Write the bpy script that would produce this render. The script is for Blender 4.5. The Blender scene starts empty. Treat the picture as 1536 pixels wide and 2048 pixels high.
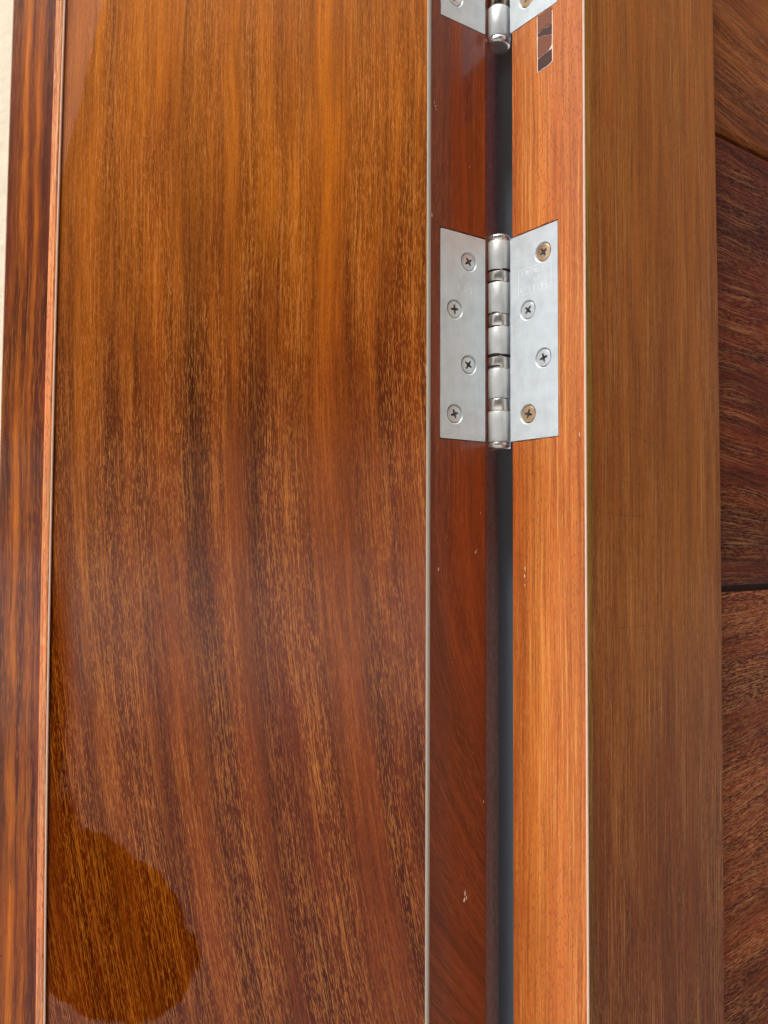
import bpy, bmesh, math, random
from mathutils import Vector, Matrix
random.seed(7)
R = math.radians
SC = bpy.context.scene
COL = SC.collection
MM = 0.001

# ------------------------------------------------------------------ camera
cam = bpy.data.cameras.new('camera')
cam.sensor_fit = 'VERTICAL'; cam.sensor_height = 36; cam.sensor_width = 27
cam.lens = 1500 / 2048 * 36
cam.clip_start = 0.01; cam.clip_end = 200
cam.dof.use_dof = True; cam.dof.focus_distance = 0.362; cam.dof.aperture_fstop = 15.0
camo = bpy.data.objects.new('camera', cam); COL.objects.link(camo)
pitch, roll = R(1.9), R(0.24)
camo.matrix_world = Matrix.Rotation(R(90) + pitch, 4, 'X') @ Matrix.Rotation(roll, 4, 'Z')
SC.camera = camo

# ------------------------------------------------------------------ light
SUN_EL, SUN_AZ = R(60), R(-38)          # azimuth measured from straight behind the camera towards the left
w = bpy.data.worlds.new('World'); SC.world = w; w.use_nodes = True
wn = w.node_tree; wn.nodes.clear()
sky = wn.nodes.new('ShaderNodeTexSky'); sky.sky_type = 'NISHITA'; sky.sun_disc = False
sky.sun_elevation = SUN_EL; sky.dust_density = 6.0; sky.air_density = .8; sky.ozone_density = .6
bg = wn.nodes.new('ShaderNodeBackground'); bg.inputs['Strength'].default_value = 0.13
wo = wn.nodes.new('ShaderNodeOutputWorld')
wn.links.new(sky.outputs[0], bg.inputs[0]); wn.links.new(bg.outputs[0], wo.inputs[0])
d = Vector((math.sin(SUN_AZ) * math.cos(SUN_EL), -math.cos(SUN_AZ) * math.cos(SUN_EL), math.sin(SUN_EL)))  # towards the sun
sky.sun_rotation = math.atan2(d.x, d.y)
sl = bpy.data.lights.new('sun', 'SUN'); sl.energy = 2.0; sl.angle = R(20); sl.color = (1.0, 0.96, 0.90)
so = bpy.data.objects.new('sun', sl); COL.objects.link(so)
so.rotation_euler = d.to_track_quat('Z', 'Y').to_euler()
SC.view_settings.view_transform = 'Standard'; SC.view_settings.look = 'None'
SC.view_settings.exposure = 0.70; SC.view_settings.gamma = 1

# ------------------------------------------------------------------ node helpers
def lin(c):
    return tuple(((x / 255) / 12.92 if x <= 10 else (((x / 255) + .055) / 1.055) ** 2.4) for x in c) + (1,)

class G:
    def __init__(s, name):
        s.m = bpy.data.materials.new(name); s.m.use_nodes = True
        s.t = s.m.node_tree; s.t.nodes.clear()
        s.out = s.t.nodes.new('ShaderNodeOutputMaterial'); s.b = s.t.nodes.new('ShaderNodeBsdfPrincipled')
        s.t.links.new(s.b.outputs[0], s.out.inputs[0])
    def put(s, sock, v):
        if isinstance(v, bpy.types.NodeSocket): s.t.links.new(v, sock)
        else: sock.default_value = v
    def math(s, op, a, b=0.0, c=0.0, clamp=False):
        n = s.t.nodes.new('ShaderNodeMath'); n.operation = op; n.use_clamp = clamp
        s.put(n.inputs[0], a); s.put(n.inputs[1], b)
        if len(n.inputs) > 2: s.put(n.inputs[2], c)
        return n.outputs[0]
    def uv(s):
        n = s.t.nodes.new('ShaderNodeUVMap'); n.uv_map = 'UVMap'
        x = s.t.nodes.new('ShaderNodeSeparateXYZ'); s.t.links.new(n.outputs[0], x.inputs[0])
        return x.outputs[0], x.outputs[1]
    def vec(s, x, y, z=0.0):
        n = s.t.nodes.new('ShaderNodeCombineXYZ')
        s.put(n.inputs[0], x); s.put(n.inputs[1], y); s.put(n.inputs[2], z); return n.outputs[0]
    def noise(s, v, scale=1.0, detail=2.0, rough=.5, dist=0.0):
        n = s.t.nodes.new('ShaderNodeTexNoise'); s.put(n.inputs['Vector'], v)
        n.inputs['Scale'].default_value = scale; n.inputs['Detail'].default_value = detail
        n.inputs['Roughness'].default_value = rough; n.inputs['Distortion'].default_value = dist
        return n.outputs[0]
    def voro(s, v, scale=1.0, rnd=1.0, out='Distance'):
        n = s.t.nodes.new('ShaderNodeTexVoronoi'); s.put(n.inputs['Vector'], v)
        n.inputs['Scale'].default_value = scale; n.inputs['Randomness'].default_value = rnd
        return n.outputs[out]
    def rng(s, v, a, b, c=0.0, d=1.0, smooth=True):
        n = s.t.nodes.new('ShaderNodeMapRange')
        if smooth: n.interpolation_type = 'SMOOTHSTEP'
        s.put(n.inputs[0], v); n.inputs[1].default_value = a; n.inputs[2].default_value = b
        n.inputs[3].default_value = c; n.inputs[4].default_value = d; return n.outputs[0]
    def ramp(s, f, stops):
        n = s.t.nodes.new('ShaderNodeValToRGB'); e = n.color_ramp.elements
        while len(e) > 1: e.remove(e[-1])
        e[0].position = stops[0][0]; e[0].color = lin(stops[0][1])
        for p, c in stops[1:]:
            q = e.new(p); q.color = lin(c)
        s.put(n.inputs[0], f); return n.outputs[0]
    def mix(s, f, a, b, mode='MIX'):
        n = s.t.nodes.new('ShaderNodeMix'); n.data_type = 'RGBA'; n.blend_type = mode; n.clamp_result = False
        s.put(n.inputs[0], f)
        s.put(n.inputs[6], a if isinstance(a, bpy.types.NodeSocket) else a)
        s.put(n.inputs[7], b if isinstance(b, bpy.types.NodeSocket) else b)
        return n.outputs[2]
    def bump(s, h, dist, strength=1.0):
        n = s.t.nodes.new('ShaderNodeBump'); n.inputs['Distance'].default_value = dist
        n.inputs['Strength'].default_value = strength; s.put(n.inputs['Height'], h); return n.outputs[0]

def wood(name, stops, width, bend=None, seed=0.0, wob=4.0, light=(214, 160, 80), dark=(60, 22, 10),
         lightamt=.7, darkamt=.5, rough=.35, coat=.0, coatr=.1, contrast=.35, scale=1.0, horiz=False,
         dark_refl=None, vtone=None, dust=0.0, spec=.5, size=1.0, fineamt=.35, tilt=0.0, bumpd=.04, smooth=(), deep=None, pale_refl=None, micamt=.28, zmin=.3, cull=.0):
    g = G(name); u, v = g.uv()
    if horiz: u, v = v, u
    if tilt: u = g.math('ADD', u, g.math('MULTIPLY', v, tilt))
    if bend:                                    # the grain leans over below height bend[0]
        k = g.math('MAXIMUM', g.math('SUBTRACT', bend[0], v), 0.0)
        fall = g.math('MULTIPLY', g.math('POWER', k, bend[2]), bend[1])
        ub = g.math('ADD', u, fall)
    else: ub = u
    U0, V0 = ub, v
    # slow waver of the grain
    wv = g.noise(g.vec(g.math('MULTIPLY', U0, .012), g.math('MULTIPLY', V0, .007), seed), 1, 2)
    wv2 = g.noise(g.vec(g.math('MULTIPLY', U0, .09), g.math('MULTIPLY', V0, .028), seed + 5), 1, 2)
    U = g.math('ADD', U0, g.math('MULTIPLY', g.math('SUBTRACT', wv, .5), wob * 2.2))
    U = g.math('ADD', U, g.math('MULTIPLY', g.math('SUBTRACT', wv2, .5), wob * .55))
    # broad bands of heartwood colour
    f = g.math('DIVIDE', U, width)
    col = g.ramp(f, stops)
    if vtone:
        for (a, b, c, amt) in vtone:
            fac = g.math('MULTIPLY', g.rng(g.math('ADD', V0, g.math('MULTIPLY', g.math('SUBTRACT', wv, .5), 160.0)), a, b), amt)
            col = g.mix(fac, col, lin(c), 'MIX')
    # streaks at several widths
    def st(su, sv, z, lo, hi, det=3.0):
        return g.rng(g.noise(g.vec(g.math('MULTIPLY', U, su * scale), g.math('MULTIPLY', V0, sv * scale), seed + z), 1, det, .55), lo, hi)
    s1 = st(.13, .006, 1, .35, .66); s2 = st(.5, .018, 2, .32, .68); s3 = st(1.6, .05, 3, .3, .7)
    fig = st(.07, .012, 4, .25, .75)
    tone = g.math('ADD', g.math('MULTIPLY', s1, .42), g.math('MULTIPLY', s2, .30))
    tone = g.math('ADD', tone, g.math('MULTIPLY', s3, .16)); tone = g.math('ADD', tone, g.math('MULTIPLY', fig, .22))
    k = g.math('ADD', 1.0, g.math('MULTIPLY', g.math('SUBTRACT', tone, .55), contrast * 2.2))
    gray = g.vec(k, g.math('POWER', k, 1.15), g.math('POWER', k, 1.3))
    col = g.mix(1.0, col, gray, 'MULTIPLY')
    if deep: col = g.mix(1.0, col, deep + (1,), 'MULTIPLY')
    # fine continuous lines
    fl = g.noise(g.vec(g.math('MULTIPLY', U, .95 * scale / size), g.math('MULTIPLY', V0, .013 * scale / size), seed + 9), 1, 2, .6)
    lines = g.rng(fl, .53, .66); dlines = g.rng(fl, .36, .47, 1.0, 0.0)
    zone = g.rng(g.noise(g.vec(g.math('MULTIPLY', U, .055), g.math('MULTIPLY', V0, .008), seed + 12), 1, 2), .30, .62, zmin, 1.0)
    if smooth:                                  # calm bands that carry dark pores instead of pale ones
        for (a, b) in smooth:
            ca = (a + b) / 2; ww = (b - a) / 2
            calm = g.rng(g.math('ABSOLUTE', g.math('SUBTRACT', U, ca)), ww * .6, ww * 1.3, 0.42, 1.0)
            zone = g.math('MULTIPLY', zone, calm)
    mid = g.mix(.55, col, lin(light))
    col = g.mix(g.math('MULTIPLY', g.math('MULTIPLY', lines, zone), fineamt), col, mid)
    col = g.mix(g.math('MULTIPLY', dlines, fineamt * .55), col, g.mix(1.0, col, lin((168, 140, 120)), 'MULTIPLY'))
    # pores: short dashes
    def dash(wu, lv, z, thr, cull):
        vv = g.vec(g.math('ADD', g.math('DIVIDE', U, wu * size), seed + z), g.math('ADD', g.math('DIVIDE', V0, lv * size), z * 1.7), 0)
        n = g.t.nodes.new('ShaderNodeTexVoronoi'); n.voronoi_dimensions = '2D'
        g.put(n.inputs['Vector'], vv); n.inputs['Scale'].default_value = 1
        m_ = g.rng(n.outputs['Distance'], thr * .55, thr, 1.0, 0.0)
        sep = g.t.nodes.new('ShaderNodeSeparateColor'); g.t.links.new(n.outputs['Color'], sep.inputs[0])
        return g.math('MULTIPLY', m_, g.rng(sep.outputs[0], cull, cull + .35))
    L1 = dash(.78, 22.0, 20, .24, cull); L2 = dash(.66, 10.0, 30, .22, cull)
    D1 = dash(1.0, 4.6, 40, .30, .45)
    Lp = g.math('MULTIPLY', g.math('MAXIMUM', L1, L2), zone)
    Lc = g.mix(.3, lin(light), col)
    col = g.mix(g.math('MULTIPLY', Lp, lightamt), col, Lc)
    inv = g.math('SUBTRACT', 1.15, zone, clamp=True)
    col = g.mix(g.math('MULTIPLY', g.math('MULTIPLY', D1, inv), darkamt), col, lin(dark))
    # microscopic mottling
    mic = g.noise(g.vec(g.math('MULTIPLY', u, 2.2), g.math('MULTIPLY', v, 1.4), seed + 50), 1, 3, .7)
    mk = g.math('ADD', 1 - micamt / 2, g.math('MULTIPLY', mic, micamt))
    col = g.mix(1.0, col, g.vec(mk, mk, mk), 'MULTIPLY')
    rr = rough
    if dust:
        dn = g.noise(g.vec(g.math('MULTIPLY', u, .5), g.math('MULTIPLY', v, .25), seed + 60), 1, 5, .7)
        dm = g.math('MULTIPLY', g.rng(dn, .42, .68), dust)
        col = g.mix(dm, col, lin((128, 112, 104)))
    if pale_refl:       # pale sky reflection painted into the colour, with a ragged edge
        a_ = g.math('ABSOLUTE', g.math('DIVIDE', g.math('SUBTRACT', u, pale_refl[0]), pale_refl[2])); b_ = g.math('ABSOLUTE', g.math('DIVIDE', g.math('SUBTRACT', v, pale_refl[1]), pale_refl[3]))
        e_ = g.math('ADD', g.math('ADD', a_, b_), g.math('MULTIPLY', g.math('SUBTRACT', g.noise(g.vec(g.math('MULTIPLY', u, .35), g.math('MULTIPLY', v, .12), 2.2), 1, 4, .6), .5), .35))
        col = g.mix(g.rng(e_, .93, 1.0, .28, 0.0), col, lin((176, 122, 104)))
    g.put(g.b.inputs['Specular IOR Level'], spec)
    cw = coat
    if dark_refl:
        # dark reflection painted as a tinted, sheenless union of wobbly ellipses
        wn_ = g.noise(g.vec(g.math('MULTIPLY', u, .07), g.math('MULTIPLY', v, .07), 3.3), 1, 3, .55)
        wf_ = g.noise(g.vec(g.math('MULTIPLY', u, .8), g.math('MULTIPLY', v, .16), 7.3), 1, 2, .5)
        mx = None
        for (cu, cv, ru, rv, soft) in dark_refl:
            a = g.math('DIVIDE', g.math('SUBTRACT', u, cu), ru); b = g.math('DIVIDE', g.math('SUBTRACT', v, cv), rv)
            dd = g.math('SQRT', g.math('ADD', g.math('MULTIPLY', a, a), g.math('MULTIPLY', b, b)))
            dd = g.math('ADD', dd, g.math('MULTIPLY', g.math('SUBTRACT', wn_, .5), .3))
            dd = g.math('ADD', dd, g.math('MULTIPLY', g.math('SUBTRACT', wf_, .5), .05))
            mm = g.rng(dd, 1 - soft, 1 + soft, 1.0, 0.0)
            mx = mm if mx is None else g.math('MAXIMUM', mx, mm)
        refl_col = g.mix(1.0, col, lin((236, 218, 150)), 'MULTIPLY')
        col = g.mix(mx, col, refl_col)
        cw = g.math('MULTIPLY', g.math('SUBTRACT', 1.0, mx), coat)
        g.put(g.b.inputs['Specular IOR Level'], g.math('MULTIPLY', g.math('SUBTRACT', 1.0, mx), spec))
    g.put(g.b.inputs['Coat Weight'], cw); g.b.inputs['Coat Roughness'].default_value = coatr
    g.put(g.b.inputs['Base Color'], col); g.put(g.b.inputs['Roughness'], rr)
    h = g.math('ADD', g.math('MULTIPLY', s3, .3), g.math('MULTIPLY', g.math('ADD', Lp, D1), -.6))
    h = g.math('ADD', h, g.math('MULTIPLY', mic, .35))
    bn = g.bump(h, bumpd * MM, 1.0); g.put(g.b.inputs['Normal'], bn)
    wv3 = g.noise(g.vec(g.math('MULTIPLY', u, .05), g.math('MULTIPLY', v, .03), 9.9), 1, 2)
    cb = g.bump(g.math('ADD', wv3, g.math('MULTIPLY', h, .04)), .12 * MM, 1.0); g.put(g.b.inputs['Coat Normal'], cb)
    return g.m

def plain(name, rgb, rough=.6, metal=0.0, nscale=400, amt=.15, bumpd=.05, spec=.5):
    g = G(name); tc = g.t.nodes.new('ShaderNodeTexCoord')
    n = g.noise(tc.outputs['Object'], nscale, 4, .65)
    k = g.math('ADD', 1 - amt, g.math('MULTIPLY', n, 2 * amt))
    g.put(g.b.inputs['Base Color'], g.mix(1.0, lin(rgb), g.vec(k, k, k), 'MULTIPLY'))
    g.b.inputs['Roughness'].default_value = rough; g.b.inputs['Metallic'].default_value = metal
    g.b.inputs['Specular IOR Level'].default_value = spec
    g.put(g.b.inputs['Normal'], g.bump(n, bumpd * MM)); return g.m

def steel(name, rgb, rough, grimebands=None, brush=(900, 60), blot=.12, metal0=1.0):
    """satin steel; object coordinates; grime gathers round the joints listed in grimebands (heights)"""
    g = G(name); tc = g.t.nodes.new('ShaderNodeTexCoord'); x = g.t.nodes.new('ShaderNodeSeparateXYZ')
    g.t.links.new(tc.outputs['Object'], x.inputs[0]); X, Y, Z = x.outputs
    br = g.noise(g.vec(g.math('MULTIPLY', g.math('ADD', X, Y), brush[0]), g.math('MULTIPLY', Z, brush[1]), 0), 1, 4, .7)
    bl = g.noise(tc.outputs['Object'], 120, 4, .6); fi = g.noise(tc.outputs['Object'], 1400, 3, .6)
    k = g.math('ADD', 1 - blot * 1.3, g.math('MULTIPLY', bl, blot * 2)); k = g.math('ADD', k, g.math('MULTIPLY', g.math('SUBTRACT', br, .5), .16))
    col = g.mix(1.0, lin(rgb), g.vec(k, k, k), 'MULTIPLY')
    metal = metal0; r = g.math('ADD', rough - .08, g.math('MULTIPLY', bl, .16))
    spots = g.rng(g.math('ADD', g.math('MULTIPLY', fi, .5), g.math('MULTIPLY', bl, .5)), .62, .68)
    col = g.mix(g.math('MULTIPLY', spots, .5), col, lin((70, 74, 76)))
    if grimebands:
        tot = None
        for (h, wd, st, side) in grimebands:
            a = g.rng(g.math('ABSOLUTE', g.math('SUBTRACT', Z, h * MM)), 0, wd * MM, 1.0, 0.0)
            s_ = g.rng(g.math('MULTIPLY', X, side), -.006, .005)
            nn = g.noise(tc.outputs['Object'], 620, 4, .75)
            m_ = g.rng(g.math('ADD', g.math('MULTIPLY', g.math('MULTIPLY', a, s_), st), g.math('MULTIPLY', nn, .6)), .68, .8)
            tot = m_ if tot is None else g.math('MAXIMUM', tot, m_)
        col = g.mix(tot, col, lin((46, 46, 46))); metal = g.math('MULTIPLY', g.math('SUBTRACT', 1.0, tot), metal0)
        r = g.math('ADD', r, g.math('MULTIPLY', tot, .4))
    g.put(g.b.inputs['Base Color'], col); g.put(g.b.inputs['Metallic'], metal); g.put(g.b.inputs['Roughness'], r)
    g.put(g.b.inputs['Normal'], g.bump(g.math('ADD', br, g.math('MULTIPLY', bl, 1.5)), .012 * MM)); return g.m

# ------------------------------------------------------------------ materials
def S(*a):
    n = len(a); return [(i / (n - 1), c) for i, c in enumerate(a)]
# stile: measured across the board from its hinge corner (0) to the moulding (200 mm)
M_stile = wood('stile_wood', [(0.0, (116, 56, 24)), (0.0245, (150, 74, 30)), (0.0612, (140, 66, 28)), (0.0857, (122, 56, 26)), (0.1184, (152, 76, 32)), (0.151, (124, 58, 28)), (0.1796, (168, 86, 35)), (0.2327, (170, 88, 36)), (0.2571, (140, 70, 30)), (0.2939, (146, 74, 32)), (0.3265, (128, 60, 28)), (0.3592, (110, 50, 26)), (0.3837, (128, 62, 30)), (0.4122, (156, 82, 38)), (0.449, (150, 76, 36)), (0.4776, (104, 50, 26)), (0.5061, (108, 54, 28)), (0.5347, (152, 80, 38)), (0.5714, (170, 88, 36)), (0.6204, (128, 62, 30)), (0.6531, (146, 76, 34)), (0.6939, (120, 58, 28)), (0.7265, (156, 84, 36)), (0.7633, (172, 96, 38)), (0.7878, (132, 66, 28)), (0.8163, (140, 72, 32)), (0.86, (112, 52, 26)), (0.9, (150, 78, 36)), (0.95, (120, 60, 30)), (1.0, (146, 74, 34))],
    245, size=.64, micamt=.5, zmin=.4, cull=.2, deep=(.64, .575, .20), pale_refl=(200, 300, 27, 115), bend=(120, 3.2e-4, 2.0), seed=1.7, wob=2.6, contrast=.44, coat=.9, coatr=.2, rough=.5, spec=.03,
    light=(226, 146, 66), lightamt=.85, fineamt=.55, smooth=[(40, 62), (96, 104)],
    vtone=[(40, 300, (230, 136, 14), .72), (110, -240, (112, 46, 62), .55)],  # golden top is wood colour; lower mauve paints in reflected ground veil
    dark_refl=[(164, -209, 50, 37, .03), (178, -184, 36, 33, .04), (160, -194, 37, 33, .03), (193, -165, 13, 38, .3), (199, -90, 11, 90, .6)])
M_edge = wood('hinge_edge_wood', S((112, 50, 32), (120, 50, 24), (132, 54, 22), (122, 50, 22), (136, 58, 24), (128, 54, 22)), 40,
    bend=(20, -3.0e-3, 1.9), seed=8.1, wob=3, contrast=.4, coat=.8, coatr=.08, rough=.35, light=(206, 112, 58), lightamt=.42, fineamt=.3, darkamt=.25, spec=.4, deep=(.98, .82, .5), micamt=.4)
M_rebate = wood('rebate_wood', S((126, 60, 34), (136, 66, 36), (104, 50, 30)), 14, seed=3.3, wob=2, contrast=.3, coat=.0, spec=.1, light=(120, 60, 30), lightamt=.3, dust=.5)
M_jamb = wood('jamb_wood', S((196, 104, 44), (206, 116, 52), (198, 106, 42), (212, 124, 58), (200, 110, 48), (188, 96, 42)), 43,
    seed=5.5, wob=2, contrast=.20, coat=.5, coatr=.25, rough=.5, light=(244, 176, 96), dark=(128, 56, 20), lightamt=.45, darkamt=.9, fineamt=.8, spec=.35, size=.9, micamt=.4, deep=(.93, .90, .58))
M_face = wood('frame_face_wood', [(0, (176, 142, 66)), (.035, (160, 120, 50)), (.05, (160, 88, 30)), (.14, (166, 90, 30)), (.3, (170, 98, 40)), (.5, (164, 92, 38)),
    (.7, (170, 100, 44)), (.9, (164, 94, 44)), (1, (150, 84, 44))], 120,
    deep=(.98, .92, .28), micamt=.5, seed=12.2, wob=1.5, contrast=.26, coat=.15, coatr=.3, rough=.55, light=(222, 160, 90), dark=(96, 44, 18), lightamt=.6, darkamt=.7, fineamt=.8, spec=.15, size=.7,
    vtone=[(40, 300, (200, 122, 20), .55), (30, -230, (104, 44, 60), .7)])  # mauve lower end stands in for reflected haze, put into the colour
def plankwood(nm, seed, a, b, c, tilt, lt=.7):
    return wood(nm, S(a, b, c, a, c, b, a), 260, seed=seed, wob=8, contrast=.7, coat=.12, coatr=.2, rough=.5, horiz=True, light=(240, 172, 112), deep=(.98, .74, .42), micamt=.5,
                lightamt=lt, fineamt=.6, tilt=tilt, spec=.05, size=.68)
M_pl = [plankwood('upper_plank_wood', 21, (138, 84, 42), (112, 64, 32), (146, 92, 46), .12, .4),
        plankwood('middle_plank_wood', 27, (92, 38, 24), (74, 30, 22), (108, 48, 28), .06, .42),
        plankwood('lower_plank_wood', 33, (116, 56, 38), (92, 42, 32), (126, 62, 38), -.12, .95)]
M_mould = wood('moulding_wood', S((222, 140, 80), (204, 112, 60), (228, 150, 92)), 12, seed=41, wob=1, contrast=.5, coat=.3, coatr=.2, light=(255, 214, 150), dark=(96, 36, 20),
    lightamt=.9, darkamt=1.0, size=1.3, fineamt=.8, micamt=.5, deep=(1.2, 1.1, .66), vtone=[(100, -250, (170, 92, 62), .6)])
M_panel = wood('panel_wood', S((92, 40, 30), (100, 44, 32), (90, 38, 26), (150, 80, 24), (92, 36, 16), (170, 94, 24), (120, 58, 22), (90, 40, 26), (120, 60, 40)), 29, seed=47, wob=4, contrast=.8, coat=.6, coatr=.12, deep=(1.15, 1.05, .45),
    light=(226, 140, 40), lightamt=.4, fineamt=.5, darkamt=.3, size=1.4, spec=.5)
M_trim = plain('light_grey_strip', (176, 172, 160), .35, nscale=900, amt=.08, bumpd=.02)
M_bead_and_highlight = plain('pale_sealant_highlight', (236, 206, 184), .35, nscale=700, amt=.08, bumpd=.03)  # sealant on the frame corner, painted highlight on the moulding
M_lead = steel('leaf_steel', (224, 236, 241), .44, metal0=.35, blot=.22)
M_knuck = steel('knuckle_steel', (226, 234, 238), .34, metal0=.45)
GB = [(86.6, 1.3, .9, -1.0), (81, 1.2, .85, -1.0), (86.8, 1.6, .8, 1.0), (65, 1.2, .6, -1.0), (58.2, 1.3, .6, -1.0), (43.6, 1.7, 1.0, -1.0), (43.4, 1.5, .9, 1.0), (38, 1.3, .8, -1.0)]
M_ring = steel('ring_steel', (232, 230, 226), .22, metal0=.85)
M_knuckd = steel('knuckle_steel_grimy', (224, 230, 230), .36, GB, metal0=.45, blot=.22)
M_ringd = steel('ring_steel_grimy', (232, 230, 226), .22, GB, metal0=.85)
M_ringu = steel('ring_steel_brown', (196, 184, 166), .2, [(5, 2.5, .8, -1.0)])
M_stamp = steel('stamped_steel', (248, 252, 254), .5, metal0=.1)
M_zinc = steel('zinc_screw', (226, 234, 236), .3, blot=.08, metal0=.55)
M_slot = steel('screw_slot_steel', (150, 154, 154), .5, metal0=.6)
M_brass = steel('brass_screw', (236, 200, 158), .25, blot=.2, metal0=.8)
M_hole = plain('dark_gap', (14, 12, 11), .9)
M_rubber = plain('blue_grey_paint', (134, 162, 182), .7, nscale=120, amt=.06, bumpd=.02)
M_wall = plain('cream_render', (252, 244, 222), .9, nscale=160, amt=.12, bumpd=.6, spec=.2)
M_conc = plain('pale_concrete', (188, 184, 182), .9, nscale=6, amt=.12, bumpd=.3)
M_opp = plain('dark_blocker_green', (40, 46, 34), .95, nscale=18, amt=.5, bumpd=4)
M_fleck = plain('white_fleck', (236, 214, 204), .6, amt=.1)

# ------------------------------------------------------------------ object helpers
def obj(name, bm, mats, parent=None, loc=None, rot=None, smooth=False):
    me = bpy.data.meshes.new(name); bm.normal_update(); bm.to_mesh(me); bm.free()
    if me.uv_layers: me.uv_layers[0].name = 'UVMap'
    for m in (mats if isinstance(mats, (list, tuple)) else [mats]): me.materials.append(m)
    o = bpy.data.objects.new(name, me); COL.objects.link(o)
    if parent: o.parent = parent
    if loc: o.location = loc
    if rot is not None: o.rotation_euler = (0, 0, rot)
    if smooth:
        for p in me.polygons: p.use_smooth = True
    return o
def tag(o, label=None, cat=None, group=None, kind=None):
    if label: o['label'] = label
    if cat: o['category'] = cat
    if group: o['group'] = group
    if kind: o['kind'] = kind
    return o
def empty(name, loc=(0, 0, 0), rz=0.0):
    o = bpy.data.objects.new(name, None); o.location = loc; o.rotation_euler = (0, 0, rz); o.empty_display_size = .02
    COL.objects.link(o); return o
Z0, Z1 = -1300, 900
ZS = [Z0, -700, -350, -300, -250, -200, -150, -100, -50, 0, 50, 100, 150, 200, 250, 300, 350, 600, Z1]

def prism(bm, pts, zs=ZS, bow=0.0, u0=0.0, bows=None):
    """upright board of plan outline pts (mm, counter-clockwise seen from above or not), UV in mm; bow = slow warp of the timber"""
    uvl = bm.loops.layers.uv.verify()
    n = len(pts); us = [u0]
    for i in range(n): us.append(us[-1] + (Vector(pts[(i + 1) % n]) - Vector(pts[i])).length)
    rows = []
    for z in zs:
        q = min(abs(z), 320) / 320
        rows.append([bm.verts.new(((x + (bows[i] if bows else bow) * q * q) * MM, y * MM, z * MM)) for i, (x, y) in enumerate(pts)])
    for j in range(len(zs) - 1):
        for i in range(n):
            k = (i + 1) % n
            f = bm.faces.new((rows[j][i], rows[j][k], rows[j + 1][k], rows[j + 1][i]))
            for l, (uu, vv) in zip(f.loops, ((us[i], zs[j]), (us[i + 1], zs[j]), (us[i + 1], zs[j + 1]), (us[i], zs[j + 1]))): l[uvl].uv = (uu, vv)
    bm.faces.new(rows[0]); bm.faces.new(rows[-1][::-1])
    bmesh.ops.recalc_face_normals(bm, faces=bm.faces); return bm

def add(a, d, s): return (a[0] + d[0] * s, a[1] + d[1] * s)
def unit(a, b):
    v = Vector(b) - Vector(a); v.normalize(); return (v.x, v.y)

# plan of the joint, millimetres from the camera: x right, y away
A = (21.0, 353.9)                 # front corner of the door edge
LO, LI = (26.8, 357.5), (50.3, 372.3)
RO, RI = (81.2, 348.8), (62.8, 371.5)
JI, B = (63.7, 370.4), (90.6, 337.2)
AX = (57.9, 377.7)                # hinge pin
EL = unit(LO, LI); ER = unit(RO, RI)
HB, HH, UP = 47.6, 101.9, 207.4   # leaf bottom height, leaf height, rise to the upper hinge
WD = (-.978, .208)                # stile runs this way from A

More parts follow.
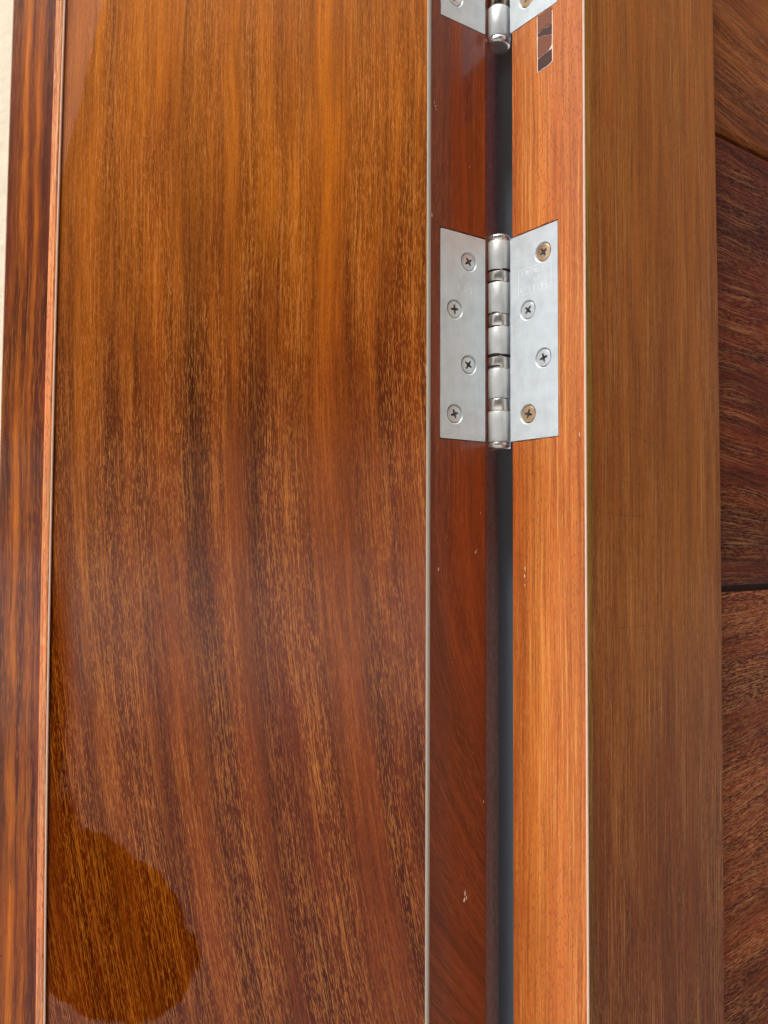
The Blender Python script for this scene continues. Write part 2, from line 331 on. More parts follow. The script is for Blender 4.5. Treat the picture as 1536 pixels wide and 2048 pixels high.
def recess_face(name, P, Q, uedge, side, mat, parent, depth=2.6, thick=20, uoff=0.0):
    """upright face from P to Q with two sinkings cut for the hinge leaves, ragged a little at the rim"""
    bm = bmesh.new(); uvl = bm.loops.layers.uv.verify()
    L = (Vector(Q) - Vector(P)).length; e = unit(P, Q); nrm = (e[1], -e[0])
    if nrm[1] > 0: nrm = (-nrm[0], -nrm[1])
    ul = [0, uedge * .5, uedge] + [uedge + (L - uedge) * i / 22 for i in range(1, 23)]
    zl = [Z0, -500, -300, -200, -100, -40, 0, 30]
    for h in (HB, HB + UP): zl += [h - 1.2, h - .55, h + 6, h + HH / 3, h + HH * 2 / 3, h + HH - 6, h + HH + .75, h + HH + 1.6]
    zl += [400, 600, Z1]; zl = sorted(zl)
    def zz(i, j):
        z = zl[j]
        for h in (HB, HB + UP):
            if abs(z - (h - .55)) < .01 or abs(z - (h + HH + .75)) < .01:
                if ul[i] > uedge - .1: return z + random.choice((-.22, -.1, 0, .05, .12, .3)) * 1.0
        return z
    def rec(i, j):
        if i < 0 or j < 0 or i >= len(ul) - 1 or j >= len(zl) - 1: return False
        cu = (ul[i] + ul[i + 1]) / 2; cz = (zl[j] + zl[j + 1]) / 2
        return cu > uedge and any(h - .55 < cz < h + HH + .75 for h in (HB, HB + UP))
    Zc = {(i, j): zz(i, j) for i in range(len(ul)) for j in range(len(zl))}
    cache = {}
    def vert(i, j, deep):
        k = (i, j, deep)
        if k not in cache:
            dd = depth if deep else 0
            x = P[0] + e[0] * ul[i] - nrm[0] * dd; y = P[1] + e[1] * ul[i] - nrm[1] * dd
            cache[k] = bm.verts.new((x * MM, y * MM, Zc[i, j] * MM))
        return cache[k]
    def face(vs, uvs):
        f = bm.faces.new(vs)
        for l, q in zip(f.loops, uvs): l[uvl].uv = q
    for i in range(len(ul) - 1):
        for j in range(len(zl) - 1):
            dp = rec(i, j); c = [(i, j), (i + 1, j), (i + 1, j + 1), (i, j + 1)]
            face([vert(a, b, dp) for a, b in c], [(ul[a] + uoff, Zc[a, b]) for a, b in c])
            for (di, dj, s, t) in ((1, 0, (i + 1, j), (i + 1, j + 1)), (0, 1, (i, j + 1), (i + 1, j + 1))):
                if i + di < len(ul) - 1 and j + dj < len(zl) - 1 and rec(i + di, j + dj) != dp:
                    face([vert(*s, False), vert(*t, False), vert(*t, True), vert(*s, True)], [(ul[s[0]] + uoff, Zc[s]), (ul[t[0]] + uoff, Zc[t]), (ul[t[0]] + uoff + 2, Zc[t]), (ul[s[0]] + uoff + 2, Zc[s])])
    # body behind the face
    bp = [add(P, nrm, -.05), add(P, nrm, -thick), add(Q, nrm, -thick), add(Q, nrm, -depth - .05), add(P, nrm, -depth - .05)]
    rows = [[bm.verts.new((x * MM, y * MM, z * MM)) for x, y in bp] for z in (Z0, Z1)]
    for a in range(3):
        face([rows[0][a], rows[0][a + 1], rows[1][a + 1], rows[1][a]], [(uoff + a * 20, Z0), (uoff + a * 20 + 20, Z0), (uoff + a * 20 + 20, Z1), (uoff + a * 20, Z1)])
    # inner end of the face, open where the leaf passes
    nU = len(ul) - 1
    for j in range(len(zl) - 1):
        if not rec(nU - 1, j):
            x, y = add(Q, nrm, -depth - .05)
            v1 = bm.verts.new((x * MM, y * MM, Zc[nU, j] * MM)); v2 = bm.verts.new((x * MM, y * MM, Zc[nU, j + 1] * MM))
            face([vert(nU, j, False), v1, v2, vert(nU, j + 1, False)], [(L + uoff, zl[j]), (L + 2 + uoff, zl[j]), (L + 2 + uoff, zl[j + 1]), (L + uoff, zl[j + 1])])
    bmesh.ops.recalc_face_normals(bm, faces=bm.faces)
    return obj(name, bm, mat, parent)

# ------------------------------------------------------------------ setting
bm = bmesh.new(); bmesh.ops.create_grid(bm, x_segments=1, y_segments=1, size=60)
g_ = obj('ground', bm, M_conc, loc=(0, 0, -1.302)); tag(g_, 'pale concrete paving in front of the door', None, kind='structure')

def boxmesh(x0, x1, y0, y1, z0, z1, bm=None, bev=0.0):
    bm = bm or bmesh.new(); r = bmesh.ops.create_cube(bm, size=1)
    for v in r['verts']: v.co = Vector(((x0 + x1) / 2 + v.co.x * (x1 - x0), (y0 + y1) / 2 + v.co.y * (y1 - y0), (z0 + z1) / 2 + v.co.z * (z1 - z0)))
    if bev: bmesh.ops.bevel(bm, geom=[e for e in bm.edges], offset=bev, segments=2, affect='EDGES')
    return bm

# cream rendered wall left of the door, behind the panel
bm = bmesh.new(); wl = add(A, WD, 231)
prism(bm, [(-190, 425), (-700, 470), (-700, 640), (-190, 640)], bow=2.5)
wall = obj('rendered_wall', bm, M_wall); tag(wall, 'cream rough rendered wall along the left edge beside the door panel', 'wall')

# blue-grey board seen through the gap
bm = bmesh.new(); prism(bm, [(35, 403), (76, 403), (76, 411), (35, 411)])
gp = obj('painted_board', bm, M_rubber); tag(gp, 'smooth blue grey board seen through the narrow gap behind the hinges', 'board')

# ------------------------------------------------------------------ door
door = empty('wooden_door', (0, 0, Z0 * MM))
def under(o, par):
    o.parent = par; o.matrix_parent_inverse = Matrix.Translation(-par.location) ; return o
tag(door, 'glossy red brown hardwood door with curved grain and a painted dark reflection at lower left', 'door')
SE = add(A, WD, 201.0)            # far end of the stile
bm = bmesh.new()
A1 = add(A, WD, .9)
prism(bm, [A1, add(A, WD, 100), SE, (SE[0] + 4, SE[1] + 24), (A[0] + 8, A[1] + 16), (A1[0] + .6, A1[1] + 3)], u0=.9, bows=[0, .8, 2.6, 2.6, 0, 0])
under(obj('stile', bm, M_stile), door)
o = recess_face('hinge_edge', add(A, EL, .9), LI, 5.55, 0, M_edge, door); under(o, door)
# thin grey strip on the corner
bm = bmesh.new()
nA = (-.12, -.99)
prism(bm, [(A[0] - 1.15, A[1] + .35), (A[0] - 1.0, A[1] - .35), (A[0] - .55, A[1] - .62), (A[0] + .1, A[1] - .5), (A[0] + .85, A[1] + .15), (A[0] + .9, A[1] + .95), (A[0] + .3, A[1] + 2.6)])
o = under(obj('corner_strip', bm, M_trim), door); o['label'] = 'thin light grey strip along the door corner'
# back arris of the door edge (turns away into the gap)
bm = bmesh.new(); E0 = (50.45, 372.9)
prism(bm, [E0, (51.0, 373.6), (54.6, 379.2), (58.9, 386.0), (57.6, 388), (40, 384)])
under(obj('rebate', bm, M_rebate), door)
# moulding: bright bevel strip with a rounded lip, then a groove, then the panel
bm = bmesh.new(); m0 = SE
prism(bm, [(m0[0] + .2, m0[1] - .2), (m0[0] + .1, m0[1] - 1.3), (m0[0] - .3, m0[1] - 1.9), (m0[0] - .9, m0[1] - 2.0), (m0[0] - 5.2, m0[1] + 1.4), (m0[0] - 6.0, m0[1] + 2.6), (m0[0] - 6.0, m0[1] + 16), (m0[0] + 1, m0[1] + 16)], bow=2.6)
under(obj('moulding', bm, M_mould), door)
bm = bmesh.new()  # pale strip paints in the lip's highlight along its worn arris
prism(bm, [(m0[0] + .45 + .55 * math.cos(t), m0[1] - 1.35 + .55 * math.sin(t)) for t in [i * math.pi / 5 for i in range(10)]], bow=2.6)
o = under(obj('moulding_highlight', bm, M_bead_and_highlight, smooth=True), door); o['label'] = 'thin pale line along the moulding'
bm = bmesh.new(); p0 = (m0[0] - 5.6, m0[1] + 9.5)
prism(bm, [p0, (p0[0] - 12, p0[1] + .2), (p0[0] - 27.0, p0[1] + .5), (p0[0] - 28.0, p0[1] + 1.6), (p0[0] - 28.0, p0[1] + 13), (p0[0], p0[1] + 13)], bow=2.6)
under(obj('panel', bm, M_panel), door)

# ------------------------------------------------------------------ frame
frame = empty('door_frame', (.09, .337, Z0 * MM))
tag(frame, 'orange brown hardwood door frame right of the hinges with a pale bead on its corner', 'door frame')
FD = (.788, .616)
o = recess_face('jamb', B, JI, (Vector(RO) - Vector(B)).length - .3, 0, M_jamb, frame, thick=22); under(o, frame)
bm = bmesh.new(); F0 = add(B, FD, .7); F1 = add(B, FD, 119.6); dn = (-.616, .788)
ch = add(F1, dn, 1.0)
prism(bm, [F0, add(F1, FD, -.9), add(F1, dn, .9), add(F1, dn, 22), add(F0, dn, 22)], u0=.7, bows=[0, -1.6, -1.6, -1.6, 0])
under(obj('face_board', bm, M_face), frame)
bm = bmesh.new(); cb_ = add(B, FD, .35)
prism(bm, [(cb_[0] + .55 * math.cos(t), cb_[1] + .55 * math.sin(t)) for t in [i * math.pi / 5 for i in range(10)]])
o = under(obj('corner_bead', bm, M_bead_and_highlight, smooth=True), frame); o['label'] = 'thin pale bead along the frame corner'

# ------------------------------------------------------------------ planked wall right of the frame
pw = empty('plank_panel', (.19, .42, Z0 * MM)); tag(pw, 'dark brown panel of wide horizontal planks at the right edge', 'panel')
PS = (183.5, 417.5); PD = (.839, .545); PN = (.545, -.839)
def plank(z0, z1, mat, out=0.0):
    bm = bmesh.new(); uvl = bm.loops.layers.uv.verify()
    ln, th, bv = 330, 18, 3.2
    ang = math.atan2(PD[1], PD[0])
    nb = 14
    prof = [(th, z0), (bv * 1.6, z0), (bv * .4, z0 + .5), (0, z0 + bv), (0, z1 - bv), (bv * .4, z1 - .5), (bv * 1.6, z1), (th, z1)]
    rows = []
    for i in range(nb + 1):
        s = ln * i / nb
        rows.append([bm.verts.new(((PS[0] + PD[0] * s - PN[0] * (dd - out)) * MM, (PS[1] + PD[1] * s - PN[1] * (dd - out)) * MM, z * MM)) for dd, z in prof])
    acc = [0]
    for a, b in zip(prof, prof[1:]): acc.append(acc[-1] + math.hypot(a[0] - b[0], a[1] - b[1]))
    for i in range(nb):
        for j in range(len(prof) - 1):
            f = bm.faces.new((rows[i][j], rows[i + 1][j], rows[i + 1][j + 1], rows[i][j + 1]))
            for l, q in zip(f.loops, ((ln * i / nb, acc[j]), (ln * (i + 1) / nb, acc[j]), (ln * (i + 1) / nb, acc[j + 1]), (ln * i / nb, acc[j + 1]))): l[uvl].uv = q
    bm.faces.new(rows[0]); bm.faces.new(rows[-1][::-1]); bmesh.ops.recalc_face_normals(bm, faces=bm.faces)
    return under(obj('plank', bm, mat, pw), pw)
plank(232.6, 495, M_pl[0], .2); plank(-27.2, 231.2, M_pl[1]); plank(-290, -30.2, M_pl[2], .3)
plank(-550, -291, M_pl[1], .1); plank(-810, -551, M_pl[0]); plank(-1070, -811, M_pl[1], .2); plank(-1298, -1071, M_pl[2]); plank(496, 740, M_pl[2]); plank(741, 898, M_pl[1], .1)
bm = bmesh.new(); q0 = add(PS, PN, -3.5)
prism(bm, [q0, add(q0, PD, 329), add(add(q0, PD, 329), PN, -22), add(q0, PN, -22)])
under(obj('backing', bm, plain('groove_brown', (58, 34, 30), .8)), pw)

# ------------------------------------------------------------------ hinges
def cross(r1, wdt, ang):
    """outline of a pozidriv recess"""
    pts = []
    for k in range(4):
        a = ang + k * math.pi / 2
        for rr, da in ((r1, -wdt / r1 * .5), (r1, wdt / r1 * .5), (wdt * .95, math.pi / 4)):
            pts.append((rr * math.cos(a + da), rr * math.sin(a + da)))
    return pts
def screw_mesh(ang):
    """countersunk head; local y negative is outwards"""
    bm = bmesh.new(); n = 40; r = 4.08
    prof = [(r, .55), (r, .12), (r - .25, 0.0)]
    rings = [[bm.verts.new((rr * math.cos(2 * math.pi * i / n) * MM, yy * MM, rr * math.sin(2 * math.pi * i / n) * MM)) for i in range(n)] for rr, yy in prof]
    for a in range(len(rings) - 1):
        for i in range(n): bm.faces.new((rings[a][i], rings[a][(i + 1) % n], rings[a + 1][(i + 1) % n], rings[a + 1][i]))
    cp = cross(2.35, .95, ang); inner = [bm.verts.new((x * MM, -.12 * MM, z * MM)) for x, z in cp]
    es = [bm.edges.get((rings[-1][i], rings[-1][(i + 1) % n])) for i in range(n)] + [bm.edges.new((inner[i], inner[(i + 1) % 12])) for i in range(12)]
    bmesh.ops.triangle_fill(bm, use_beauty=True, edges=es)
    low = [bm.verts.new((x * .62 * MM, 1.5 * MM, z * .62 * MM)) for x, z in cp]
    for i in range(12): bm.faces.new((inner[i], inner[(i + 1) % 12], low[(i + 1) % 12], low[i])).material_index = 1
    c = bm.verts.new((0, 2.3 * MM, 0))
    for i in range(12): bm.faces.new((low[i], low[(i + 1) % 12], c)).material_index = 1
    # four small ticks between the arms
    for k in range(4):
        a = ang + math.pi / 4 + k * math.pi / 2
        t, s_ = Vector((math.cos(a), 0, math.sin(a))), Vector((-math.sin(a), 0, math.cos(a)))
        q = [bm.verts.new((t * rr + s_ * ss + Vector((0, -.04, 0))) * MM) for rr, ss in ((1.55, -.12), (2.6, -.12), (2.6, .12), (1.55, .12))]
    bmesh.ops.delete(bm, geom=[v for v in bm.verts if not v.link_faces], context='VERTS')
    bmesh.ops.recalc_face_normals(bm, faces=bm.faces); return bm

def leaf_mesh(L, holes, sink=1.0):
    """plate L wide, HH high, 2.4 thick, front at y=0 facing -y, countersunk screw holes"""
    bm = bmesh.new(); T = 2.4; n = 40
    c = .45
    out = [(c, 0), (L, 0), (L, HH), (c, HH), (0, HH - c), (0, c)]
    fo = [bm.verts.new((x * MM, 0, z * MM)) for x, z in out]; bo = [bm.verts.new((x * MM, T * MM, z * MM)) for x, z in out]
    m = len(out); es = [bm.edges.new((fo[i], fo[(i + 1) % m])) for i in range(m)]
    for i in range(m): bm.faces.new((fo[i], bo[i], bo[(i + 1) % m], fo[(i + 1) % m]))
    bm.faces.new(bo)
    for (hu, hz) in holes:
        prev = None
        for rr, yy in ((5.0, 0), (4.75, .18), (4.3, 1.0), (4.3, 2.2)):
            ring = [bm.verts.new(((hu + rr * math.cos(2 * math.pi * i / n)) * MM, yy * MM, (hz + rr * math.sin(2 * math.pi * i / n)) * MM)) for i in range(n)]
            if prev is None: es += [bm.edges.new((ring[i], ring[(i + 1) % n])) for i in range(n)]
            else:
                for i in range(n): bm.faces.new((prev[i], prev[(i + 1) % n], ring[(i + 1) % n], ring[i]))
            prev = ring
        bm.faces.new(prev).material_index = 1
        for f in prev[0].link_faces:
            pass
        for v in prev:
            for f in v.link_faces: f.material_index = 1
    bmesh.ops.triangle_fill(bm, use_beauty=True, edges=es)
    bmesh.ops.recalc_face_normals(bm, faces=bm.faces); return bm

FONT = {'E': [((0, 0), (0, 1)), ((0, 1), (.7, 1)), ((0, .5), (.6, .5)), ((0, 0), (.7, 0))], 'M': [((0, 0), (0, 1)), ((0, 1), (.4, .3)), ((.4, .3), (.8, 1)), ((.8, 1), (.8, 0))],
        'I': [((.3, 0), (.3, 1))], 'N': [((0, 0), (0, 1)), ((0, 1), (.7, 0)), ((.7, 0), (.7, 1))], 'P': [((0, 0), (0, 1)), ((0, 1), (.6, 1)), ((.6, 1), (.6, .5)), ((.6, .5), (0, .5))],
        'R': [((0, 0), (0, 1)), ((0, 1), (.6, 1)), ((.6, 1), (.6, .5)), ((.6, .5), (0, .5)), ((.2, .5), (.7, 0))], 'C': [((.7, 1), (0, 1)), ((0, 1), (0, 0)), ((0, 0), (.7, 0))],
        'S': [((.7, 1), (0, 1)), ((0, 1), (0, .5)), ((0, .5), (.7, .5)), ((.7, .5), (.7, 0)), ((.7, 0), (0, 0))], '2': [((0, 1), (.7, 1)), ((.7, 1), (.7, .55)), ((.7, .55), (0, 0)), ((0, 0), (.7, 0))],
        'H': [((0, 0), (0, 1)), ((.7, 0), (.7, 1)), ((0, .5), (.7, .5))], 'D': [((0, 0), (0, 1)), ((0, 1), (.5, .9)), ((.5, .9), (.7, .5)), ((.7, .5), (.5, .1)), ((.5, .1), (0, 0))],
        'A': [((0, 0), (.35, 1)), ((.35, 1), (.7, 0)), ((.15, .4), (.55, .4))], 'L': [((0, 1), (0, 0)), ((0, 0), (.7, 0))], 'U': [((0, 1), (0, 0)), ((0, 0), (.7, 0)), ((.7, 0), (.7, 1))],
        'T': [((0, 1), (.7, 1)), ((.35, 1), (.35, 0))], 'G': [((.7, 1), (0, 1)), ((0, 1), (0, 0)), ((0, 0), (.7, 0)), ((.7, 0), (.7, .45)), ((.7, .45), (.4, .45))], 'B': [((0, 0), (0, 1)), ((0, 1), (.6, .95)), ((.6, .95), (.6, .55)), ((.6, .55), (0, .5)), ((.6, .5), (.7, .05)), ((.7, .05), (0, 0))],
        ' ': [], '7': [((0, 1), (.7, 1)), ((.7, 1), (.25, 0))], '-': [((.1, .5), (.6, .5))]}
def bar(bm, a, b, wd, hgt=.07):
    """a low raised bead on the leaf face (y=0), rounded section"""
    a = Vector((a[0], 0, a[1])); b = Vector((b[0], 0, b[1])); t = (b - a).normalized(); s = Vector((-t.z, 0, t.x))
    r0 = [bm.verts.new((p + s * (wd * k) + Vector((0, -y, 0))) * MM) for p in (a,) for k, y in ((-.5, -.02), (-.2, hgt), (.2, hgt), (.5, -.02))]
    r1 = [bm.verts.new((p + s * (wd * k) + Vector((0, -y, 0))) * MM) for p in (b,) for k, y in ((-.5, -.02), (-.2, hgt), (.2, hgt), (.5, -.02))]
    for i in range(3): bm.faces.new((r0[i], r0[i + 1], r1[i + 1], r1[i]))
    bm.faces.new(r0); bm.faces.new(r1[::-1])
def text(bm, s, x, z, h, adv, wd=.22, mir=-1):
    for ch in s:
        for (a, b) in FONT[ch]: bar(bm, (x + mir * a[0] * h * .62, z + a[1] * h), (x + mir * b[0] * h * .62, z + b[1] * h), wd)
        x += mir * adv

LL = (Vector(LI) - Vector(LO)).length; LR = (Vector(RI) - Vector(RO)).length
def lathe(prof, n=48):
    bm = bmesh.new()
    rings = [[bm.verts.new((r * math.cos(2 * math.pi * i / n) * MM, r * math.sin(2 * math.pi * i / n) * MM, z * MM)) for i in range(n)] for r, z in prof]
    for a in range(len(rings) - 1):
        for i in range(n): bm.faces.new((rings[a][i], rings[a][(i + 1) % n], rings[a + 1][(i + 1) % n], rings[a + 1][i]))
    bm.faces.new(rings[0][::-1]); bm.faces.new(rings[-1]); bmesh.ops.recalc_face_normals(bm, faces=bm.faces); return bm
def drum(z0, z1, r, ch=.18): return lathe([(r - ch * 1.3, z0), (r - ch * .4, z0 + ch * .4), (r, z0 + ch * 1.2), (r, z1 - ch * 1.2), (r - ch * .4, z1 - ch * .4), (r - ch * 1.3, z1)])
# knuckles and rings, heights from the leaf bottom
KN = [(0.1, 15.35), (21.95, 36.8), (43.35, 58.2), (64.55, 80.6), (86.65, 101.8)]
RG = [(15.45, 21.75), (36.95, 43.2), (58.4, 64.4), (80.8, 86.5)]

def hinge(z, upper):
    root = empty('butt_hinge', (AX[0] * MM, AX[1] * MM, z * MM))
    km, rm = (M_knuck, M_ring) if upper else (M_knuckd, M_ringd)
    for i, (a, b) in enumerate(KN): obj('knuckle', drum(a, b, 6.2), km, root, smooth=True)
    for i, (a, b) in enumerate(RG):
        obj('bearing_ring', drum(a, b, 6.08, .3), M_ringu if upper and i == 0 else rm, root, smooth=True)
    obj('pin', lathe([(4.6, -1), (4.6, 103)]), M_hole, root)
    for zz, s in ((-.1, -1), (102.0, 1)):
        pr = [(5.75, 0), (5.95, .25), (5.95, 2.2), (5.7, 2.9), (5.0, 3.15), (4.2, 3.25)]
        obj('end_cap', lathe([(r, zz + s * h) for r, h in pr]), M_ring, root, smooth=True)
    for o in root.children:
        for p in o.data.polygons: p.use_smooth = len(p.vertices) == 4
    for side in (0, 1):
        P, Q, L = ((LO, LI, LL), (RO, RI, LR))[side]
        e = Vector(unit(P, Q)); off = Vector(P) - Vector(AX)
        if side == 0:   # door leaf: local x runs from the outer edge towards the pin
            ang = math.atan2(e.y, e.x); org = off; us = (8.77, 17.4); L2 = L
            holes = [(us[0], 12.2), (us[1], 37.3), (us[0], 63.6), (us[1], 88.6)]
            bm = leaf_mesh(L2, holes)
        else:           # frame leaf: mirrored so that its face still looks at the camera
            q = Vector(Q) - Vector(AX); e = -e; ang = math.atan2(e.y, e.x); org = q; L2 = L
            us = (L2 - 8.75, L2 - 18.2)
            holes = [(us[1], 12.4), (us[0], 38.3), (us[1], 63.5), (us[0], 89.4)]
            bm = leaf_mesh(L2, holes)
        lf = obj('leaf', bm, [M_lead, M_hole], root, loc=(org.x * MM, org.y * MM, 0), rot=ang)
        for k, (hu, hz) in enumerate(holes):
            brass = (side == 1 and (k in (0, 3)))
            sc = obj('screw', screw_mesh((.35, 1.0, .1, .6, 1.3, .25, .8, .5)[k + 4 * side] + upper), [M_brass if brass else M_zinc, M_slot], lf,
                     loc=(hu * MM, .42 * MM, hz * MM))
            if brass: sc['label'] = 'yellowish brass coloured screw'
            for p in sc.data.polygons: p.use_smooth = False
        if side == 1 and not upper:
            bm = bmesh.new(); X = lambda u: L2 - u
            b0, b1 = HB, 0
            c4 = [(X(23.9), 84.3), (X(3.9), 84.0), (X(3.9), 71.4), (X(23.9), 71.5)]
            for a, b in zip(c4, c4[1:] + c4[:1]): bar(bm, a, b, .26)
            text(bm, 'EMINCE', X(21.6), 80.6, 2.6, 2.55, mir=1); text(bm, '2HD', X(17.2), 76.7, 2.5, 2.6, mir=1); text(bm, 'BEARING', X(22.6), 72.5, 2.6, 2.55, mir=1)
            obj('stamped_lettering', bm, M_stamp, lf)
        if side == 0 and not upper:
            bm = bmesh.new()
            pts = [(14.3 + 2.3 * math.cos(t), 80.0 + 3.2 * math.sin(t)) for t in [R(60 + i * 26) for i in range(9)]]
            for a, b in zip(pts, pts[1:]): bar(bm, a, b, .22, .022)
            pts = [(19 + 2.3 * math.cos(t), 77.5 + 3.2 * math.sin(t)) for t in [R(150 + i * 24) for i in range(6)]]
            for a, b in zip(pts, pts[1:]): bar(bm, a, b, .22, .022)
            text(bm, 'L', 11.0, 73.5, 3.2, 2.5, .2, mir=1); text(bm, 'D2', 14.8, 72.6, 3.0, 3.2, .2, mir=1)
            obj('stamped_lettering', bm, M_stamp, lf)
    return root
h1 = hinge(HB, 0); tag(h1, 'satin steel butt hinge shown whole, with stamped lettering and eight screws', 'hinge', 'steel butt hinges in the door gap')
h2 = hinge(HB + UP, 1); tag(h2, 'steel butt hinge cut off by the photo top, round end cap seen from below', 'hinge', 'steel butt hinges in the door gap')

# ------------------------------------------------------------------ torn label under the upper hinge
JN = (-(ER[1]) * -1, ER[0] * -1)
JE = unit(B, JI); nj = (JE[1], -JE[0])
if nj[1] > 0: nj = (-nj[0], -nj[1])
def on_jamb(u, z, out): return ((B[0] + JE[0] * u + nj[0] * out) * MM, (B[1] + JE[1] * u + nj[1] * out) * MM, z * MM)
def on_edge(u, z, out):
    n = (EL[1], -EL[0]); n = n if n[1] < 0 else (-n[0], -n[1])
    return ((A[0] + EL[0] * u + n[0] * out) * MM, (A[1] + EL[1] * u + n[1] * out) * MM, z * MM)
def flat(bm, pts, fn, o0, o1):
    t = [bm.verts.new(fn(u, z, o1)) for u, z in pts]; b = [bm.verts.new(fn(u, z, o0)) for u, z in pts]
    n = len(pts)
    for i in range(n): bm.faces.new((t[i], t[(i + 1) % n], b[(i + 1) % n], b[i]))
    f = bm.faces.new(t); bm.faces.new(b[::-1]); bmesh.ops.triangulate(bm, faces=[f])
    bmesh.ops.recalc_face_normals(bm, faces=bm.faces)
M_tb = plain('torn_film_brown', (128, 74, 48), .6, nscale=700, amt=.4, bumpd=.25); M_td = plain('torn_film_dark', (72, 40, 34), .6, nscale=1100, amt=.3, bumpd=.2)
M_tw = plain('white_paper_rim', (244, 228, 214), .7, nscale=600, amt=.08)
tp = empty('torn_label', on_jamb(22, 226, 0)); tag(tp, 'torn dark brown strip of film with white torn edges below the upper hinge', 'label remnant')
J = lambda s=.25: random.uniform(-s, s)
bm = bmesh.new()
rim = [(26.75 + J(.12), 254 - i * 2.3) for i in range(12)] + [(26.6, 226.0), (25.2, 226.0), (23.2, 226.3), (21, 226.2), (19, 226.6), (17.35, 227.4), (17.2, 229.5), (17.25, 232)] + [(17.3 + J(.12), 234 + i * 2.3) for i in range(9)]
flat(bm, rim, on_jamb, .02, .10); o = obj('paper_rim', bm, M_tw, tp); o.matrix_parent_inverse = Matrix.Translation(-Vector(tp.location))
def piece(nm, pts, mat, hi=.2):
    bm = bmesh.new(); flat(bm, pts, on_jamb, .05, hi); o = obj(nm, bm, mat, tp); o.matrix_parent_inverse = Matrix.Translation(-Vector(tp.location))
lft = lambda z: 26.25 + J(.1); rgt = lambda z: 17.75 + J(.1)
piece('film', [(26.35, 254), (26.25, 249), (26.35, 245.4), (24.6, 245.7), (23, 246.1), (21.3, 245.8), (19.9, 245.6), (18.4, 246.2), (17.7, 246.3), (17.7, 254)], M_tb)
piece('dark_film', [(26.35, 245.1), (24.6, 245.4), (23, 245.8), (21.3, 245.5), (19.9, 245.3), (18.4, 245.9), (17.7, 246.0), (17.7, 240.5), (19.6, 241.4), (22, 242.4), (24.6, 243.0), (26.25, 243.3)], M_td)
piece('film', [(26.25, 243.0), (24.6, 242.75), (22, 242.15), (19.6, 241.15), (17.7, 240.2), (17.8, 237.5), (17.9, 235.6), (19, 234.6), (19.6, 233.9), (21.8, 233.6), (24, 233.2), (26.25, 232.8), (26.35, 237)], M_tb)
piece('dark_film', [(26.25, 232.5), (24, 232.9), (21.8, 233.3), (19.6, 233.5), (17.8, 233.7), (17.7, 231), (17.7, 227.8), (19.2, 227.0), (21.2, 226.6), (23.3, 226.7), (24.8, 226.4), (26.2, 226.4), (26.25, 229)], M_td)

# ------------------------------------------------------------------ small chips and scratches in the varnish (stuff on the door and frame)
def flecks(name, spots, fn, par):
    bm = bmesh.new()
    for (u, z, wu, hz) in spots:
        k = 7; pts = [(u + wu * .5 * math.cos(6.283 * i / k) * random.uniform(.5, 1.2), z + hz * .5 * math.sin(6.283 * i / k) * random.uniform(.6, 1.2)) for i in range(k)]
        flat(bm, pts, fn, .0, .06)
    o = under(obj(name, bm, M_fleck, par), par); o['kind'] = 'stuff'
flecks('chip', [(3.0, 209.8, .35, 1.2), (3.6, 208.2, .5, .8), (4.0, 206.8, .25, 1.0), (1.6, 154.4, .5, 2.2), (28.5, -7.4, .9, 1.3), (29.1, -6.4, .6, .8), (5.9, -15.2, .55, 2.2), (22, -170.8, .9, 3.4), (21.6, -173.6, 1.3, 2.4),
                (22.9, -173.2, .5, 2.6), (33.4, -129.3, .4, 1.6), (24.4, 184, .4, .5), (11.4, 0.5, .3, .4), (31.5, 12, .25, 1.6), (14.2, -60, .2, .5), (27.5, -99, .25, .5)], on_edge, door)
flecks('chip', [(35.1, -15.2, .4, 2.2), (35.4, -18.6, .7, 1.8), (35.2, -23, .3, .9), (2.9, 46.8, .4, 2.6), (2.2, 58, .3, .6), (9, -140, .2, .6)], on_jamb, frame)
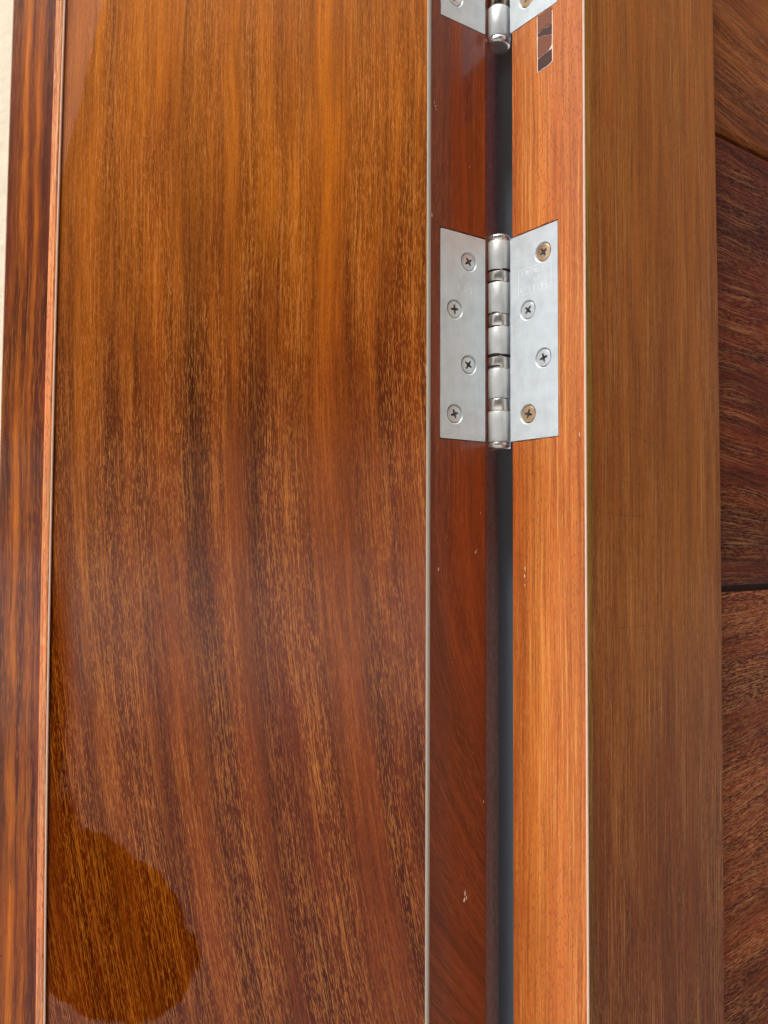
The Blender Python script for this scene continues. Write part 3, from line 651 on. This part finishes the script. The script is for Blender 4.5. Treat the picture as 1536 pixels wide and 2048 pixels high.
flecks('chip', [(.2, 80, .7, 5.5), (.3, 77.5, .4, 3)], lambda u, z, o: ((A[0] - 1.3 - u * .3) * MM, (A[1] - .1 - o) * MM, z * MM), door)
def slivers(name, paths, fn, par, mat, wd):
    bm = bmesh.new()
    for pts in paths:
        L = [(u, z + wd * .5) for u, z in pts]; Rr = [(u, z - wd * .5) for u, z in pts][::-1]
        flat(bm, L + Rr, fn, 0.0, .03)
    o = under(obj(name, bm, mat, par), par); o['kind'] = 'stuff'
M_scr = plain('dark_scratch', (84, 44, 22), .7, amt=.2)
def on_face(u, z, o): return ((F0[0] + FD[0] * u + FD[1] * o) * MM, (F0[1] + FD[1] * u - FD[0] * o) * MM, z * MM)
slivers('scratch', [[(30, 50.5), (38, 49.6), (46, 47.6), (55, 46.8)], [(33, 53), (44, 52.2), (52, 51.4)], [(22, 27.5), (34, 26.5), (48, 25.2)], [(28, 30), (37, 30.3)], [(12, 12), (28, 10.8), (46, 10.6)],
    [(30, -21.5), (42, -20.4), (52, -18.6)], [(18, -42), (34, -42.4), (58, -42.8)], [(40, -64), (66, -64.5)], [(34, -86), (48, -84), (62, -82.5)]], on_face, frame, M_scr, .12)
slivers('crack', [[(0, -224), (6, -222.6), (10, -221.4), (15, -219.2), (17.5, -217.2)]], lambda u, z, o: ((p0[0] - 26 + u + 2.6 * .46) * MM, (p0[1] + .42 - o) * MM, z * MM), door, M_hole, .3)
# ------------------------------------------------------------------ unseen blocks added to shape reflections and sky light

bm = boxmesh(-6.5, 5.0, -5.2, -4.0, .75, 7.4)  # added dark block, sized to keep sky out of the varnish
op = obj('reflection_blocker', bm, M_opp); tag(op, 'dark unseen block added behind the camera to darken the varnish reflection', 'light blocker')

bm = boxmesh(1.3, 1.6, -3.0, .5, -1.3, 2.6)  # added wall out of view, cuts blue sky and bounces warm light
sw = obj('side_blocker', bm, plain('blocker_grey_brown', (150, 142, 122), .9, nscale=20, amt=.2, bumpd=1)); tag(sw, 'pale grey brown unseen wall added at the right to block sky light', 'wall')
